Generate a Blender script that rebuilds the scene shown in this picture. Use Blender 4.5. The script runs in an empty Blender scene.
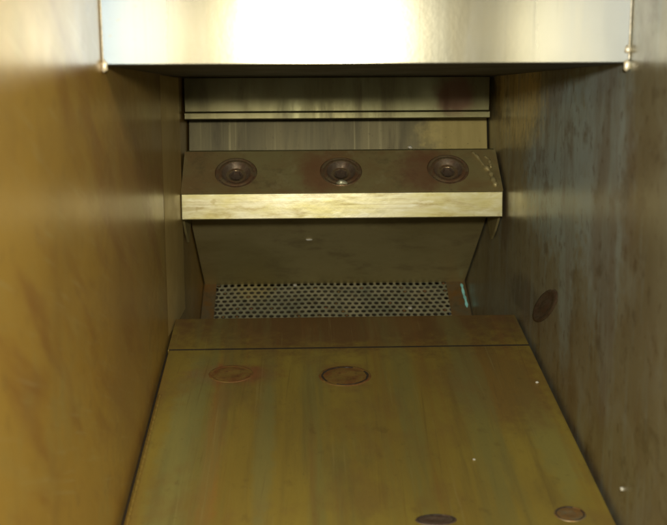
import bpy, bmesh, math, random
from mathutils import Vector, Matrix
random.seed(7)
S = bpy.context.scene

# ------------------------------------------------------------------ camera
PITCH, YAW, ROLL, FPX = 0.1651, 0.0339, -0.0056, 1000.0     # fitted to the chute's edges, photo 667 x 525
Fw = Vector((math.sin(YAW)*math.cos(PITCH), math.cos(YAW)*math.cos(PITCH), -math.sin(PITCH)))
Rt = Vector((math.cos(YAW), -math.sin(YAW), 0)); Up = Rt.cross(Fw)
R2 = math.cos(ROLL)*Rt + math.sin(ROLL)*Up; U2 = math.cos(ROLL)*Up - math.sin(ROLL)*Rt
cam = bpy.data.objects.new('camera', bpy.data.cameras.new('camera')); S.collection.objects.link(cam)
cam.matrix_world = Matrix(((R2.x, U2.x, -Fw.x, 0), (R2.y, U2.y, -Fw.y, 0), (R2.z, U2.z, -Fw.z, 0), (0, 0, 0, 1)))
cam.data.sensor_width = 36; cam.data.lens = FPX/667*36
cam.data.clip_start = .01; cam.data.clip_end = 50
cam.data.dof.use_dof = True; cam.data.dof.focus_distance = 1.12; cam.data.dof.aperture_fstop = 9
S.camera = cam

# ------------------------------------------------------------------ light
wd = bpy.data.worlds.new('World'); S.world = wd; wd.use_nodes = True
bg = wd.node_tree.nodes['Background']; bg.inputs[0].default_value = (.80, .90, 1.0, 1); bg.inputs[1].default_value = .16
def area(name, loc, target, size, power, col):
    l = bpy.data.lights.new(name, 'AREA'); l.shape = 'DISK'; l.size = size; l.energy = power; l.color = col
    o = bpy.data.objects.new(name, l); S.collection.objects.link(o); o.location = loc
    o.rotation_euler = (Vector(target)-Vector(loc)).to_track_quat('-Z', 'Y').to_euler()
    return o
area('flash_lamp', (.035, -.02, .086), (.05, 1.1, -.12), .05, 7.0, (1.0, .95, .82))
area('fill_lamp', (.85, -.5, .75), (-.15, .75, -.2), .35, 12.0, (1.0, .88, .62))  # unseen warm fill, added to brighten the golden wall and the floor
S.view_settings.view_transform = 'Standard'; S.view_settings.look = 'None'
S.view_settings.exposure = 0; S.view_settings.gamma = 1; S.view_settings.use_curve_mapping = False
S.render.engine = 'CYCLES'

# ------------------------------------------------------------------ measurements (metres)
XL, XR = -.1468, .2532                    # inner faces of the side walls
YP, ZC = .7692, .0237                     # front panel, underside of the ceiling plate
YB = 1.287                                # rear plate
FZ0, FS = -.5021, .2203                   # floor plate: z = FZ0 + FS*y
YF1, YF2 = 1.135, 1.0563                  # far end of the floor, its cross seam
def floor_z(y): return FZ0 + FS*y
def ray(px, py): return (Fw + R2*((px-333.5)/FPX) + U2*((262.5-py)/FPX))
def on_plane(px, py, p, n):               # where the pixel's ray meets a known surface
    d = ray(px, py); n = Vector(n); return d*(Vector(p).dot(n)/d.dot(n))
FN = Vector((0, -FS, 1)).normalized(); FP = (0, 0, FZ0)
def on_floor(px, py): return on_plane(px, py, FP, FN)

# ------------------------------------------------------------------ materials
def metal(name, cols, rough=(.3, .5), metallic=.9, grain=(8, 8, 8), streak=None, spots=(), bump=.15, warp=.0,
          aniso=0, seed=0.0, fine=900, coat=0, late=False, wobble=.9):
    """cols: (clean, stain, dark) base colours; grain: noise scale per axis; spots: (centre, radii, colour, strength)"""
    m = bpy.data.materials.new(name); m.use_nodes = True; nt = m.node_tree; N = nt.nodes; L = nt.links
    b = N['Principled BSDF']
    tc = N.new('ShaderNodeTexCoord')
    def mapped(scale, rot=None):
        mp = N.new('ShaderNodeMapping'); src = tc.outputs['Object']
        if rot:
            m0 = N.new('ShaderNodeMapping'); L.new(src, m0.inputs[0]); m0.inputs['Rotation'].default_value = [math.radians(a) for a in rot]; src = m0.outputs[0]
        L.new(src, mp.inputs[0]); mp.inputs['Scale'].default_value = scale; mp.inputs['Location'].default_value = (seed, seed*1.7, seed*.6); return mp.outputs[0]
    def noise(scale, detail=6, rough_=.6, dist=0., rot=None):
        n = N.new('ShaderNodeTexNoise'); n.inputs['Scale'].default_value = 1; n.inputs['Detail'].default_value = detail
        n.inputs['Roughness'].default_value = rough_; n.inputs['Distortion'].default_value = dist
        L.new(mapped(scale, rot), n.inputs['Vector']); return n.outputs['Fac']
    def mrange(v, a, c, lo=0, hi=1):
        r = N.new('ShaderNodeMapRange'); r.interpolation_type = 'SMOOTHSTEP'
        for i, x in zip(range(1, 5), (a, c, lo, hi)): r.inputs[i].default_value = x
        L.new(v, r.inputs[0]); return r.outputs[0]
    def mix(f, a, c):
        x = N.new('ShaderNodeMix'); x.data_type = 'RGBA'
        for s, v in ((0, f), (6, a), (7, c)):
            if hasattr(v, 'is_linked'): L.new(v, x.inputs[s])
            elif s == 0: x.inputs[0].default_value = v
            else: x.inputs[s].default_value = (*v, 1)
        return x.outputs[2]
    def mul(a, c, op='MULTIPLY'):
        x = N.new('ShaderNodeMath'); x.operation = op
        for i, v in enumerate((a, c)):
            if hasattr(v, 'is_linked'): L.new(v, x.inputs[i])
            else: x.inputs[i].default_value = v
        return x.outputs[0]
    n1 = noise(grain, 7, .62, .4)
    n2 = noise(tuple(g*2.7 for g in grain), 6, .65, .2)
    col = mix(mrange(n1, .36, .66), cols[0], cols[1])
    col = mix(mul(mrange(n2, .5, .75), .75), col, cols[2])
    def streaks(col):
        for (sc, c, lo, hi, k, *rt) in (streak or ()):
            col = mix(mul(mrange(noise(sc, 5, .6, .3 if rt else 0, rt[0] if rt else None), lo, hi), k), col, c)
        return col
    if streak and not late: col = streaks(col)
    rsum = None
    wob = noise((70, 70, 70), 4, .6)
    for (c, r, scol, k) in spots:
        mp = N.new('ShaderNodeMapping'); mp.vector_type = 'POINT'; L.new(tc.outputs['Object'], mp.inputs[0])
        mp.inputs['Scale'].default_value = tuple(1/x for x in r)
        mp.inputs['Location'].default_value = tuple(-a/x for a, x in zip(c, r))
        ln = N.new('ShaderNodeVectorMath'); ln.operation = 'LENGTH'; L.new(mp.outputs[0], ln.inputs[0])
        d = mul(ln.outputs['Value'], mul(mul(wob, -.5, 'ADD'), wobble), 'ADD')
        f = mul(mrange(d, 1.05, .45 if wobble > .5 else .0), k)
        col = mix(f, col, scol); rsum = f if rsum is None else mul(rsum, f, 'MAXIMUM')
    if streak and late: col = streaks(col)      # wear on top of the stains
    fl = noise((fine*.25,)*3, 2, .5)
    col = mix(mul(mrange(fl, .66, .76), .45), col, cols[2])
    L.new(col, b.inputs['Base Color'])
    r = mrange(n2, .3, .7, rough[0], rough[1])
    if rsum is not None: r = mul(r, mul(rsum, .22), 'ADD')
    L.new(r, b.inputs['Roughness'])
    b.inputs['Metallic'].default_value = metallic
    b.inputs['Anisotropic'].default_value = aniso
    if coat: b.inputs['Coat Weight'].default_value = coat; b.inputs['Coat Roughness'].default_value = .25
    bp = N.new('ShaderNodeBump'); bp.inputs['Strength'].default_value = bump; bp.inputs['Distance'].default_value = .0006
    L.new(noise((fine*.5, fine*.5, fine*.08) if aniso else (fine*.4,)*3, 3, .6), bp.inputs['Height'])
    if warp:
        b2 = N.new('ShaderNodeBump'); b2.inputs['Strength'].default_value = warp; b2.inputs['Distance'].default_value = .004
        L.new(noise((9, 9, 9), 2, .5), b2.inputs['Height']); L.new(bp.outputs[0], b2.inputs['Normal'])
        L.new(b2.outputs[0], b.inputs['Normal'])
    else: L.new(bp.outputs[0], b.inputs['Normal'])
    return m

OLIVE, UMBER, RUST, BLACK = (.30, .235, .09), (.20, .13, .05), (.22, .085, .03), (.05, .04, .025)
M = {}
M['panel'] = metal('brushed_panel_steel', ((.255, .24, .17), (.265, .235, .145), (.235, .23, .19)), (.215, .235), .85, (14, 14, 2), bump=.05, wobble=0, fine=700,
    streak=[((160, 5, 2), (.25, .23, .16), .5, .7, .5), ((90, 5, 1.2), (.17, .155, .10), .55, .75, .5), ((700, 5, 6), (.15, .14, .10), .58, .68, .5)],
    spots=[((XL-.02, .77, .08), (.10, .1, .4), (.20, .26, .32), .95), ((XR+.02, .77, .08), (.13, .1, .4), (.205, .225, .235), .9)])
M['left'] = metal('golden_tarnished_steel', ((.46, .28, .052), (.36, .215, .044), (.34, .265, .08)), (.34, .44), .35, (4, 4, 4), coat=.5, warp=.12, seed=2.1,
    streak=[((4, 5, 20), (.27, .11, .03), .48, .68, .6, (35, 0, 0)), ((4, 4, 26), (.46, .34, .10), .5, .74, .4, (28, 0, 0)), ((4, 6, 14), (.27, .16, .045), .5, .74, .4, (-50, 0, 0)),
            ((30, 70, 70), (.28, .17, .05), .56, .70, .4), ((10, 14, 420), (.48, .38, .16), .60, .66, .35, (20, 0, 0)), ((10, 500, 8), (.46, .36, .15), .62, .67, .3, (-12, 0, 0)), ((10, 420, 16), (.25, .14, .04), .62, .68, .4)],
    spots=[((XL, 1.2, -.2), (.1, .14, .2), (.22, .14, .05), .6), ((XL, .86, -.17), (.1, .17, .24), (.27, .16, .045), .5)])
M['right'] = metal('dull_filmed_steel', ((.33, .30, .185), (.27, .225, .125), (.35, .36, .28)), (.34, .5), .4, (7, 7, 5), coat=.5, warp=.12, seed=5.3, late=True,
    spots=[((XR, .98, -.06), (.1, .17, .12), (.40, .51, .50), .95), ((XR, .83, -.05), (.1, .09, .17), (.38, .46, .45), .8),
           ((XR, .93, -.17), (.1, .035, .12), (.36, .43, .39), .8), ((XR, .80, -.17), (.1, .03, .12), (.33, .37, .33), .65),
           ((XR, 1.17, .0), (.1, .17, .07), (.80, .66, .27), .95),  # bright reflection painted into the wall colour, high at the rear
           ((XR, 1.10, -.225), (.1, .10, .03), (.07, .05, .03), .6), ((XR, 1.22, -.15), (.1, .05, .05), (.10, .065, .03), .6)],
    streak=[((5, 20, 6), (.20, .125, .055), .48, .66, .5), ((5, 60, 7), (.34, .38, .33), .5, .68, .45), ((30, 90, 60), (.13, .08, .03), .55, .7, .5),
            ((10, 420, 12), (.42, .44, .38), .63, .68, .4), ((12, 24, 30), (.14, .10, .05), .54, .70, .55)])
M['under'] = metal('shaded_plate_steel', ((.42, .35, .155), (.33, .27, .105), (.23, .175, .075)), (.4, .55), .4, (6, 9, 9), seed=1.2)
M['rear'] = metal('rear_plate_steel', ((.155, .145, .06), (.125, .11, .04), (.085, .07, .03)), (.32, .45), .6, (22, 5, 4), seed=3.7, bump=.05,
    spots=[((.20, YB, 0), (.03, .1, .03), (.13, .045, .03), .6)])
M['strip'] = metal('rear_strip_steel', ((.09, .077, .035), (.14, .118, .052), (.06, .047, .022)), (.36, .46), .6, (26, 5, 3), seed=8.2, bump=.04, streak=[((200, 5, 2), (.24, .21, .10), .55, .72, .5)],
    spots=[((.225, 1.33, -.05), (.07, .1, .06), (.40, .32, .11), .8)])
M['bolt_plate'] = metal('stained_bolt_plate', ((.34, .29, .12), (.30, .20, .08), (.18, .14, .06)), (.34, .5), .4, (14, 14, 14), seed=4.4, streak=[((40, 40, 40), (.42, .36, .17), .58, .7, .5)],
    spots=[((.03, 1.245, -.095), (.035, .05, .05), (.24, .10, .045), .6), ((.155, 1.245, -.095), (.04, .05, .05), (.20, .075, .04), .6)])
M['edge'] = metal('worn_bar_edge', ((.33, .295, .12), (.40, .375, .25), (.22, .17, .055)), (.30, .40), .75, (9, 14, 40), seed=6.1, bump=.15, fine=300, streak=[((12, 20, 130), (.22, .17, .055), .56, .68, .45), ((5, 20, 600), (.22, .18, .07), .55, .68, .5), ((40, 60, 160), (.50, .49, .38), .54, .72, .4)])
M['bolt'] = metal('bolt_steel', ((.30, .23, .12), (.27, .15, .075), (.15, .10, .05)), (.24, .40), .6, (70, 70, 70), seed=.4)
M['cone'] = metal('highlit_countersink', ((.40, .32, .22), (.32, .21, .13), (.20, .13, .08)), (.27, .36), .75, (80, 80, 80), seed=.7)  # bolt highlight put into the brighter base colour of the cone
M['socket'] = metal('socket_grime', ((.16, .12, .08), (.13, .08, .05), (.07, .05, .03)), (.4, .6), .5, (90, 90, 90), seed=.9)
M['screen'] = metal('screen_steel', ((.54, .51, .32), (.34, .35, .23), (.24, .17, .07)), (.3, .45), .35, (26, 26, 26), seed=7.7,
    spots=[((-.07, 1.5, -.28), (.04, .05, .05), (.55, .44, .14), .55)])
M['margin'] = metal('screen_margin_steel', ((.24, .20, .11), (.32, .17, .05), (.15, .12, .06)), (.4, .5), .5, (30, 30, 30), seed=7.1)
p_a, p_b = on_floor(345, 376), on_floor(231, 374)
f_o, f_g = on_floor(214, 440), on_floor(178, 460)
M['floor'] = metal('oily_floor_steel', ((.35, .265, .05), (.29, .21, .043), (.20, .15, .04)), (.38, .5), .3, (7, 2.2, 7), seed=9.3, bump=.2, warp=.1, late=True,
    spots=[(p_a, (.036, .036, .05), (.19, .085, .03), .55), (p_b, (.056, .026, .05), (.25, .075, .028), .9),
           (f_o, (.012, .24, .3), (.34, .125, .03), .45), (f_g, (.022, .22, .3), (.25, .265, .10), .5), (on_floor(265, 440), (.012, .2, .3), (.21, .21, .08), .45),
           (on_floor(545, 430), (.02, .16, .3), (.25, .255, .08), .45),
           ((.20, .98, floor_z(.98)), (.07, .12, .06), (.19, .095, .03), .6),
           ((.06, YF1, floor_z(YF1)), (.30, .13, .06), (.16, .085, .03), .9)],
    streak=[((26, 1.6, 3), (.225, .21, .068), .48, .66, .65), ((34, 1.4, 3), (.26, .12, .032), .54, .70, .42), ((60, 3, 3), (.18, .13, .04), .5, .72, .5),
            ((20, 14, 3), (.24, .15, .045), .5, .7, .5), ((420, 7, 3), (.40, .33, .12), .63, .70, .25), ((300, 5, 3), (.14, .09, .03), .62, .70, .3, (0, 0, 3)),
            ((55, 40, 3), (.14, .09, .03), .6, .72, .3)])
M['plug'] = metal('rusty_plug', ((.26, .17, .042), (.21, .09, .03), (.09, .05, .022)), (.42, .55), .3, (55, 55, 55), seed=2.9)
M['grime'] = metal('black_grime', ((.035, .028, .018), (.05, .035, .02), (.02, .017, .012)), (.5, .7), .1, (60, 60, 60), seed=3.3, bump=.5)
M['weld'] = metal('weld_metal', ((.85, .80, .64), (.75, .64, .4), (.5, .42, .25)), (.3, .4), .3, (120, 120, 120), seed=1.9, bump=.4)
M['corner'] = metal('lit_corner_steel', ((.62, .46, .17), (.50, .36, .12), (.42, .30, .10)), (.34, .44), .4, (6, 6, 6), seed=2.4)  # lighter copy of the wall steel, the strip's highlight put into its colour
M['ceil'] = metal('shaded_ceiling_steel', ((.03, .026, .017), (.022, .019, .012), (.016, .014, .01)), (.5, .65), .1, (7, 7, 7), seed=4.1)  # shade of the underside put into a near-black base colour
M['shell'] = metal('outer_shell_steel', ((.18, .15, .09), (.14, .11, .06), (.08, .07, .05)), (.45, .6), .7, (8, 8, 8), seed=4.9)
def plain(name, col, rough=.4, metallic=0.):
    m = bpy.data.materials.new(name); m.use_nodes = True; nt = m.node_tree; b = nt.nodes['Principled BSDF']
    n = nt.nodes.new('ShaderNodeTexNoise'); n.inputs['Scale'].default_value = 300
    x = nt.nodes.new('ShaderNodeMix'); x.data_type = 'RGBA'
    x.inputs[6].default_value = (*col, 1); x.inputs[7].default_value = (*[c*.75 for c in col], 1)
    nt.links.new(n.outputs['Fac'], x.inputs[0]); nt.links.new(x.outputs[2], b.inputs['Base Color'])
    b.inputs['Roughness'].default_value = rough; b.inputs['Metallic'].default_value = metallic
    return m
M['crumb'] = plain('pale_crumb', (.62, .6, .48), .4)
M['teal'] = plain('teal_gap_light', (.42, 1.0, .92), .25)

# ------------------------------------------------------------------ builders
def thing(name, label, cat, loc, group=None):
    o = bpy.data.objects.new(name, None); S.collection.objects.link(o); o.location = loc
    o.empty_display_size = .05; tag(o, label, cat, group); return o
def tag(o, label, cat, group=None):
    o['label'] = label; o['category'] = cat
    if group: o['group'] = group
def root_offset(p):
    v = Vector((0, 0, 0))
    while p is not None: v = v + p.location; p = p.parent
    return v
def link(name, me, mat, parent=None, bevel=0, smooth=False, loc=None, rot=None):
    o = bpy.data.objects.new(name, me); S.collection.objects.link(o)
    if mat and not me.materials: me.materials.append(M[mat])
    if loc is not None: o.location = loc
    if rot is not None: o.rotation_euler = rot
    if parent is not None:
        o.parent = parent; 
        inv = Matrix.Identity(4); p = parent
        while p is not None:
            inv = inv @ p.matrix_basis.inverted() if p.parent is None else inv @ p.matrix_basis.inverted()
            p = p.parent
        o.matrix_parent_inverse = Matrix.Translation(-root_offset_basis(parent))
    if bevel:
        b = o.modifiers.new('bevel', 'BEVEL'); b.width = bevel; b.segments = 2; b.limit_method = 'ANGLE'
    if smooth:
        for f in me.polygons: f.use_smooth = True
    return o
def root_offset_basis(p):
    # parts carry world coordinates: only the thing's Empty is moved, every mesh part's own shift is undone for its sub-parts
    return Vector(p.location)
def mesh(name, v, f):
    me = bpy.data.meshes.new(name); me.from_pydata(v, [], f); me.update()
    bm = bmesh.new(); bm.from_mesh(me); bmesh.ops.recalc_face_normals(bm, faces=bm.faces[:]); bm.to_mesh(me); bm.free(); return me
def prism(name, prof, x0, x1, mat, parent, bevel=.0006):
    """profile in the (y, z) plane swept from x0 to x1"""
    n = len(prof)
    v = [(x0, y, z) for y, z in prof] + [(x1, y, z) for y, z in prof]
    f = [tuple(range(n)), tuple(range(2*n-1, n-1, -1))] + [(i, (i+1) % n, n+(i+1) % n, n+i) for i in range(n)]
    return link(name, mesh(name, v, f), mat, parent, bevel)
def slab(name, a, b, t, x0, x1, mat, parent, bevel=.0006):
    """flat sheet from a to b in (y, z), thickness t to the right-hand side of a->b"""
    d = Vector((b[0]-a[0], b[1]-a[1])).normalized(); n = Vector((d.y, -d.x))*t
    return prism(name, [a, b, (b[0]+n.x, b[1]+n.y), (a[0]+n.x, a[1]+n.y)], x0, x1, mat, parent, bevel)
def lathe_mesh(name, prof, seg=32, inner_sides=None):
    v, f = [], []
    for r, z in prof:
        for k in range(seg):
            a = 2*math.pi*k/seg; v.append((r*math.cos(a), r*math.sin(a), z))
    for i in range(len(prof)-1):
        for k in range(seg):
            f.append((i*seg+k, i*seg+(k+1) % seg, (i+1)*seg+(k+1) % seg, (i+1)*seg+k))
    f.append(tuple(range((len(prof)-1)*seg, len(prof)*seg)))
    return mesh(name, v, f)
def bead(name, pts, r, mat, parent, seg=8, jitter=.35):
    """a lumpy weld or smear along a polyline"""
    v, f = [], []
    P = []
    for a, b in zip(pts, pts[1:]):
        a, b = Vector(a), Vector(b); n = max(2, int((b-a).length/(r*1.1)))
        P += [a.lerp(b, i/n) for i in range(n)]
    P.append(Vector(pts[-1]))
    for i, p in enumerate(P):
        t = (P[min(i+1, len(P)-1)]-P[max(i-1, 0)]).normalized()
        s = t.orthogonal().normalized(); q = t.cross(s)
        rr = r*(1+random.uniform(-jitter, jitter))*(.35 if i in (0, len(P)-1) else 1)
        for k in range(seg):
            a = 2*math.pi*k/seg; v.append(tuple(p+(s*math.cos(a)+q*math.sin(a))*rr*random.uniform(.9, 1.1)))
    for i in range(len(P)-1):
        for k in range(seg): f.append((i*seg+k, i*seg+(k+1) % seg, (i+1)*seg+(k+1) % seg, (i+1)*seg+k))
    f += [tuple(range(seg)), tuple(range((len(P)-1)*seg, len(P)*seg))]
    return link(name, mesh(name, v, f), mat, parent, smooth=True)

# ------------------------------------------------------------------ the housing
TW = .004
H = thing('chute_housing', 'tarnished steel chute housing, golden and dull side walls under a bright front panel', 'chute', (.05, .9, -.62))
def wall(x0, x1, mat, lab):
    o = prism('side_wall', [(.40, -.62), (1.66, -.62), (1.66, .42), (.40, .42)], x0, x1, mat, H, .001); o['label'] = lab; return o
wl = wall(XL-TW, XL, 'left', 'golden brown tarnished side wall')
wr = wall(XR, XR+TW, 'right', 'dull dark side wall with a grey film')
G = .0006
fp = prism('front_panel', [(YP, ZC), (YP, .42), (YP+.003, .42), (YP+.003, ZC)], XL+G, XR-G, 'panel', H, .0008)
fp['label'] = 'bright brushed steel front panel'
prism('ceiling_plate', [(YP+.0035, ZC), (1.655, ZC), (1.655, ZC+.003), (YP+.0035, ZC+.003)], XL+G, XR-G, 'ceil', H)
# rear plate with a folded lip along its lower edge
zl = -.0205
prism('rear_plate', [(YB, ZC-.0005), (YB, zl+.0015), (YB-.006, zl), (YB-.0068, zl-.0075), (YB-.0045, zl-.0085), (YB+.004, zl-.0065), (YB+.004, ZC-.0005)],
      XL+.003, XR-.009, 'rear', H, .0005)
prism('rear_strip', [(1.352, ZC-.0006), (1.326, -.095), (1.329, -.095), (1.355, ZC-.0006)], XL+.002, XR-.002, 'strip', H)
cz = (-.262, ZC-.001)
cs = [(XL+.0002, 1.085), (XL+.0026, 1.18), (XL+.0026, 1.232), (XL+.0002, 1.232)]
link('corner_strip', mesh('corner_strip', [(x, y, z) for z in cz for x, y in cs],
     [(0, 1, 2, 3), (7, 6, 5, 4)] + [(i, (i+1) % 4, 4+(i+1) % 4, 4+i) for i in range(4)]), 'corner', H, .0005)
prism('end_plate', [(1.655, -.62), (1.655, ZC-.001), (1.652, ZC-.001), (1.652, -.62)], XL+G, XR-G, 'shell', H)  # out of view, added to close the back and keep it dark
prism('bottom_pan', [(.46, -.615), (1.651, -.615), (1.651, -.612), (.46, -.612)], XL+G, XR-G, 'shell', H)  # out of view, added to keep the space under the screen dark
# weld beads where the front panel meets the walls
bead('weld_bead', [(XL+.001, YP-.0005, ZC+.001), (XL+.0007, YP-.0003, .2)], .0004, 'weld', H)
bead('weld_bead', [(XR-.001, YP-.0005, ZC+.002), (XR-.0007, YP-.0003, .2)], .0005, 'weld', H)
def blob(name, c, r, mat, parent=None, sub=2, j=.25, squash=(1, 1, 1)):
    bm = bmesh.new(); bmesh.ops.create_icosphere(bm, subdivisions=sub, radius=1)
    for v in bm.verts:
        k = 1+random.uniform(-j, j); v.co = Vector((v.co.x*squash[0], v.co.y*squash[1], v.co.z*squash[2]))*r*k
    me = bpy.data.meshes.new(name); bm.to_mesh(me); bm.free()
    return link(name, me, mat, parent, smooth=True, loc=c)
for c, r, sq in (((XL+.002, YP-.0005, ZC-.001), .0032, (.8, .7, 1.4)), ((XR-.0025, YP-.0005, ZC-.002), .0034, (.8, .7, 1.3)),
                 ((XR-.002, YP-.0005, ZC+.010), .0024, (1.1, .7, 1.3))):
    blob('weld_blob', c, r, 'weld', H, squash=sq)
# round plug low on the right wall, and grime smears above it
def on_right(px, py): return on_plane(px, py, (XR, 0, 0), (1, 0, 0))
plug = lathe_mesh('wall_plug', [(.030, 0), (.029, .0012), (.024, .0016), (.022, .0006), (.012, .0006), (.010, .0014), (.0, .0014)][:-1], 32)
c = on_right(545, 306)
o = link('wall_plug', plug, 'socket', H, smooth=True, loc=(XR-.0002, c.y, c.z), rot=(0, -math.pi/2, 0)); o.rotation_mode = 'ZYX'; o.rotation_euler = (0, -math.pi/2, math.radians(24)); o.scale = (.45, 1.8, 1)
o['label'] = 'dark round plug on the wall'

# ------------------------------------------------------------------ bolted crossbar
Yb, Z1, Z2 = 1.2169, -.1163, -.1482
RY, RZ = 1.273, -.069                         # rear edge of the sloping bolt plate
CB = thing('crossbar', 'crossbar with three recessed bolts and a pale worn front edge between the walls', 'crossbar', (.05, 1.28, Z2))
fx0, fx1 = XL+.003, XR-.003
# pale front bar
prism('front_edge', [(Yb, Z1), (Yb-.0015, Z2), (Yb+.014, Z2-.0015), (Yb+.016, Z1-.001)], fx0, fx1, 'edge', CB, .0012)['label'] = 'pale worn front edge of the bar'
# bolt plate with three counterbores
d = Vector((0, RY-Yb, RZ-Z1)); LEN = d.length-.001; d.normalize()
nrm = Vector((0, -d.z, d.y))
P0 = Vector((0, Yb, Z1)) + d*.001 + nrm*.0005
def pl(x, v, h=0): q = P0 + d*v + nrm*h; return (x, q.y, q.z)
bx = []
for px, py in ((236, 172.5), (341, 171), (448, 169)):
    q = on_plane(px, py, P0, nrm); bx.append((q.x, (q-P0).dot(d)))
SEG, RB, DEP = 40, .0262, .011
v, f = [], []
def add(p): v.append(p); return len(v)-1
cuts = [fx0] + [(bx[i][0]+bx[i+1][0])/2 for i in range(2)] + [fx1]
for i, (cx, cv) in enumerate(bx):
    xa, xb = cuts[i], cuts[i+1]
    out, top, bot, inn = [], [], [], []
    for k in range(SEG):
        a = 2*math.pi*(k+.5)/SEG; ca, sa = math.cos(a), math.sin(a)
        tx = ((xb-cx)/ca if ca > 0 else (xa-cx)/ca) if abs(ca) > 1e-9 else 1e9
        tv = ((LEN-cv)/sa if sa > 0 else (0-cv)/sa) if abs(sa) > 1e-9 else 1e9
        t = min(tx, tv)
        out.append(add(pl(cx+ca*t, cv+sa*t)))
        top.append(add(pl(cx+ca*RB, cv+sa*RB))); bot.append(add(pl(cx+ca*RB*.98, cv+sa*RB*.98, -DEP))); 
    for k in range(SEG):
        j = (k+1) % SEG
        f += [(out[k], out[j], top[j], top[k]), (top[k], top[j], bot[j], bot[k])]
    f.append(tuple(bot))
    # the tile's square corners
    for (X, V) in ((xa, 0), (xb, 0), (xa, LEN), (xb, LEN)):
        ci = add(pl(X, V))
        near = sorted(range(SEG), key=lambda k: (Vector(v[out[k]])-Vector(v[ci])).length)
        for k in range(SEG):
            j = (k+1) % SEG; A, B = Vector(v[out[k]]), Vector(v[out[j]])
            onx = lambda P: abs(P.x-X) < 1e-6
            onv = lambda P: abs((P-P0).dot(d)-V) < 1e-6
            if (onx(A) and onv(B) and not onx(B)) or (onv(A) and onx(B) and not onx(A)): f.append((out[k], ci, out[j]))
# rear and front edges and the underside
T = .007
ids = [add(pl(x, vv, h)) for x in (fx0, fx1) for vv, h in ((0, -.0003), (LEN, -.0003), (LEN, -T), (0, -T))]
me = bpy.data.meshes.new('bolt_plate'); me.from_pydata(v, [], f); me.update()
bm = bmesh.new(); bm.from_mesh(me); bmesh.ops.remove_doubles(bm, verts=bm.verts[:], dist=1e-6)
bmesh.ops.recalc_face_normals(bm, faces=bm.faces[:])
if sum(fc.normal.dot(nrm)*fc.calc_area() for fc in bm.faces) < 0: bmesh.ops.reverse_faces(bm, faces=bm.faces[:])
rim = [e for e in bm.edges if e.is_boundary]
ex = bmesh.ops.extrude_edge_only(bm, edges=rim)
for g in ex['geom']:
    if isinstance(g, bmesh.types.BMVert): g.co -= nrm*T
bm.to_mesh(me); bm.free()
bp = link('bolt_plate', me, 'bolt_plate', CB)
# thin bright arris along the plate's rear edge
prism('rear_arris', [pl(0, LEN+.0003)[1:], pl(0, LEN+.0023)[1:], pl(0, LEN+.0023, -.005)[1:], pl(0, LEN+.0003, -.005)[1:]], fx0+.002, fx1-.002, 'rear', CB, .0004)
# domed bolts with a hexagon socket
ang = math.atan2(d.z, d.y)
def bolt_mesh(k, dr):
    pr = [(.0260, -.0040), (.0258, -.0006), (.0250, -.0002), (.0236, -.0003), (.0228, -.0009), (.0220, -.0009), (.0212, -.0002), (.0192, .0002), (.0178, -.0001),
          (.0178-.0054*k, -.0058*k), (.0170-.0054*k, -.0061*k), (.0104, -.0058*k), (.0085, -.0056*k), (.0080, -.0084)]
    m = lathe_mesh('bolt', pr, 40)
    for w in m.vertices: w.co += Vector((random.uniform(-1, 1), random.uniform(-1, 1), random.uniform(-1, 1)))*dr
    m.materials.append(M['bolt']); m.materials.append(M['cone'])
    for p in m.polygons:
        rs = [math.hypot(m.vertices[i].co.x, m.vertices[i].co.y) for i in p.vertices]
        if max(rs) < .0190 and max(rs)-min(rs) > .003 and min(rs) > .01: p.material_index = 1
    return m
bm_sock = lathe_mesh('socket', [(.0084, -.0049), (.0066, -.0052), (.0060, -.0078)], 6)
for i, (cx, cv) in enumerate(bx):
    q = P0 + d*cv
    b = link('bolt', bolt_mesh((.95, 1.0, .9)[i], (.00012, .00018, .00015)[i]), 'bolt', CB, smooth=True, loc=(cx, q.y, q.z))
    b.rotation_euler = (ang+(.03, -.02, .02)[i], (.02, 0, -.03)[i], 0)
    s = bpy.data.objects.new('socket', bm_sock); S.collection.objects.link(s)
    if not bm_sock.materials: bm_sock.materials.append(M['socket'])
    s.parent = b; s.rotation_euler = (0, 0, .5*i)
# grey residue caked under the middle bolt and at the plate's end
q = on_plane(342, 182, P0, nrm); blob('residue', q-nrm*.0005, .0085, 'screen', CB, 2, .3, (.8, .65, .4))
bead('residue', [on_plane(a, b, P0, nrm)+nrm*.0006 for a, b in ((472, 152), (478, 158), (483, 165), (490, 172), (493, 180), (496, 187))], .0024, 'under', CB, jitter=.6)
bead('residue', [on_plane(a, b, P0, nrm)+nrm*.0005 for a, b in ((484, 156), (489, 160), (491, 168))], .0018, 'under', CB, jitter=.6)
# plate falling away under the bar
slab('under_plate', (1.322, -.158), (1.50, -.283), -.006, XL+.002, XR-.002, 'under', CB)
prism('web', [(Yb+.017, Z1-.004), (1.322, -.16), (1.30, -.10), (RY-.004, RZ-.012)], fx0+.003, fx1-.003, 'shell', CB)
for x in (XL+.0012, XR-.0042):
    prism('end_gusset', [(Yb+.02, Z2-.002), (1.262, -.172), (1.285, -.186), (1.31, -.165), (1.31, -.153), (Yb+.02, Z1-.01)], x, x+.003, 'under', CB)

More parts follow.
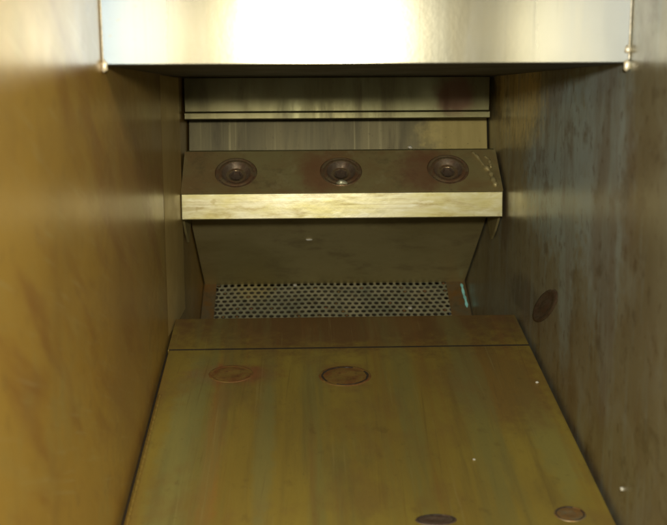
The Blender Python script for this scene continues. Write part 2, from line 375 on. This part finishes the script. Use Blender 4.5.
# ------------------------------------------------------------------ perforated screen
SY, SZ, SL = 1.515, -.281+.577*.015, .577
sd = Vector((0, -1, -SL)).normalized(); sn = Vector((0, -SL, 1)).normalized()   # v runs down towards the viewer
SO = Vector((0, SY, SZ))
SC = thing('perforated_screen', 'perforated steel screen sheet with staggered round holes below the crossbar', 'screen', (.05, 1.40, SZ-.08))
q0, q1 = on_plane(218, 297, SO, sn), on_plane(446, 297, SO, sn)
PT = (q1.x-q0.x)/34
HR = PT*.37
v, f = [], []
rows = 30; cols = 35
for r in range(rows):
    for c in range(cols):
        cx = q0.x + PT*(c+(.5 if r % 2 else 0)); cv = .004+PT*.866*r
        o, t, b = [], [], []
        for k in range(12):
            a = math.pi/6*k + math.pi/6
            rad = PT/math.sqrt(3)*(1 if k % 2 == 0 else math.cos(math.pi/6))
            for lst, rr, h in ((o, rad, 0), (t, HR, 0), (b, HR, -.0014)):
                wv = .0009*math.sin(cx*23+1)*math.sin(cv*31)+.0005*math.sin(cx*61); p = SO + sd*(cv+rr*math.sin(a)) + sn*(h+wv); v.append((cx+rr*math.cos(a), p.y, p.z)); lst.append(len(v)-1)
        for k in range(12):
            j = (k+1) % 12; f += [(o[k], o[j], t[j], t[k]), (t[k], t[j], b[j], b[k])]
me = bpy.data.meshes.new('sheet'); me.from_pydata(v, [], f)
bm = bmesh.new(); bm.from_mesh(me); bmesh.ops.remove_doubles(bm, verts=bm.verts[:], dist=2e-4); bm.to_mesh(me); bm.free()
link('sheet', me, 'screen', SC)
bm = bmesh.new()                              # residue caught in some of the holes
for k in range(46):
    r = random.randrange(rows//2); c = random.randrange(cols)
    if random.random() < .4: c = random.randrange(12)
    p = SO + sd*(.004+PT*.866*r) - sn*.0008
    g = bmesh.ops.create_icosphere(bm, subdivisions=1, radius=HR*random.uniform(.6, 1.02))
    for w in g['verts']:
        w.co = Vector((w.co.x, w.co.y, w.co.z*.5))*random.uniform(.8, 1.1); w.co += Vector((q0.x+PT*(c+(.5 if r % 2 else 0)), p.y, p.z))
me = bpy.data.meshes.new('clogging'); bm.to_mesh(me); bm.free()
link('clogging', me, 'plug', SC, smooth=True)['kind'] = 'stuff'
SLEN = PT*.866*rows
def sp(vv, h): p = SO+sd*vv+sn*h; return (p.y, p.z)
for xa, xb in ((XL+.001, q0.x-PT*.35), (q1.x+PT*.35, XR-.001)):
    prism('margin_strip', [sp(-.004, .001), sp(SLEN, .001), sp(SLEN, -.003), sp(-.004, -.003)], xa, xb, 'margin', SC)

# ------------------------------------------------------------------ floor plate
FL = thing('floor_plate', 'sloping olive brown steel floor plate with streaks and round plugs', 'floor plate', (.05, .8, floor_z(.8)-.01))
gap = .004; gr = .0035
def fpt(y, h=0): return (y-FS*h, floor_z(y)+h)
o = prism('main_sheet', [fpt(.46), fpt(YF2-.0016), fpt(YF2-.0016, -.006), fpt(.46, -.006)], XL+gap, XR-gr, 'floor', FL, .0012)
o = prism('rear_sheet', [fpt(YF2+.0012, -.0012), fpt(YF1, -.0012), fpt(YF1+.001, -.007), fpt(YF2+.0012, -.007)], XL+gap*.6, XR-gr*.85, 'floor', FL, .0008)
prism('seam_grime', [fpt(YF2-.0014, -.0013), fpt(YF2+.0022, -.0009), fpt(YF2+.0022, -.0016), fpt(YF2-.0014, -.005)], XL+gap, XR-gr, 'grime', FL, 0)
prism('front_apron', [fpt(YF1-.006, -.008), fpt(YF1-.002, -.008), (YF1-.002, -.40), (YF1-.006, -.40)], XL+.002, XR-.002, 'shell', FL)
for x, w in ((XL, gap+.002), (XR-gr-.002, gr+.002)):
    prism('side_seal', [fpt(.46, -.0065), fpt(YF1, -.0075), fpt(YF1, -.012), fpt(.46, -.012)], x+.0003, x+w-.0003, 'grime', FL, 0)
bead('edge_bead', [(XL+gap+.003, *fpt(.47, .0004)), (XL+gap+.003, *fpt(.75, .0004)), (XL+gap+.003, *fpt(.96, .0002))], .0016, 'floor', FL, jitter=.2)
pm = lathe_mesh('plug', [(.0275, -.0004), (.0265, .0005), (.0245, .0006), (.0232, .0001), (.0225, .0001), (.021, .0003), (.009, .0003), (.0075, .0001), (.004, .0001)], 36)
for w in pm.vertices: w.co.xy *= 1+random.uniform(-.012, .012)
fa = math.atan(FS); pm_dark = pm.copy(); pm_floor = pm.copy()
gv = [(r*(1+random.uniform(-.025, .025))*math.cos(a*math.pi/24), r*(1+random.uniform(-.025, .025))*math.sin(a*math.pi/24), z) for r, z in ((.0246, .0003), (.0242, .00075), (.0226, .0006), (.0222, .0002)) for a in range(48)]
gm = mesh('groove', gv, [(i*48+k, i*48+(k+1) % 48, i*48+48+(k+1) % 48, i*48+48+k) for i in range(3) for k in range(48) if not 3 < k < 9 and not 28 < k < 33]); gm.materials.append(M['grime'])
for i, (px, py, k) in enumerate(((345, 376, 1.0), (231, 374, .85), (436, 520, .62), (570, 514, .48))):
    p = on_floor(px, py)
    o = link('plug', (pm, pm, pm_dark, pm_floor)[i], ('plug', 'plug', 'socket', 'margin')[i], FL, smooth=True, loc=p, rot=(fa, 0, 0)); o.scale = (k, k*(.8 if i != 2 else .45), 1)
    if i == 1: continue
    g = bpy.data.objects.new('groove', gm); S.collection.objects.link(g); g.parent = o

# ------------------------------------------------------------------ loose bits
def crumb(px, py, P, n, r, label, mat='crumb', sq=(1, 1, .7)):
    n = Vector(n).normalized(); q = on_plane(px, py, P, n)+n*r*.45
    o = blob('crumb', q, r, mat, None, 2, .22, sq); tag(o, label, 'crumb', 'pale crumbs left in the chute')
crumb(295, 286, SO, sn, .0032, 'pale crumb on the screen under the middle of the crossbar')
crumb(410, 309, SO, sn, .0034, 'pale crumb on the screen close to the floor plate edge')
crumb(410, 148, P0, nrm, .0030, 'pale crumb on the rear edge of the bolt plate')
crumb(309, 239, (0, 1.322, -.158), (0, -.125, -.178), .0022, 'small pale fleck stuck under the crossbar', sq=(2.2, 1, .6))
crumb(537, 383, FP, FN, .0018, 'tiny crumb on the floor plate edge along the dull wall')
crumb(474, 460, FP, FN, .0013, 'tiny yellow crumb out on the open floor plate')
q = on_right(623, 489); o = blob('crumb', (XR-.0008, q.y, q.z), .0017, 'crumb', None, 2, .25); tag(o, 'pale crumb clinging to the dull wall above the floor', 'crumb', 'pale crumbs left in the chute')
# teal strip added on the screen margin, coloured as light through a gap
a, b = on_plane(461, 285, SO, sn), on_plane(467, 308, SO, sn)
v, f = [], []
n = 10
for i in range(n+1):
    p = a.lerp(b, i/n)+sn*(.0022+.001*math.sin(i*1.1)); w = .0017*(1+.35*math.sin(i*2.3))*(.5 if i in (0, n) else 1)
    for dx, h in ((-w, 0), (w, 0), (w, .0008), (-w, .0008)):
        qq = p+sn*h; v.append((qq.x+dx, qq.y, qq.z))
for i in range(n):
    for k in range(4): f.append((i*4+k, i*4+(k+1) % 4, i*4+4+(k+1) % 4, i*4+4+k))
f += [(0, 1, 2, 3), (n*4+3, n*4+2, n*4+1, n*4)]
o = link('gap_light_strip', mesh('gap_light_strip', v, f), 'teal'); tag(o, 'thin teal strip standing in for light through a gap beside the perforated screen', 'strip')
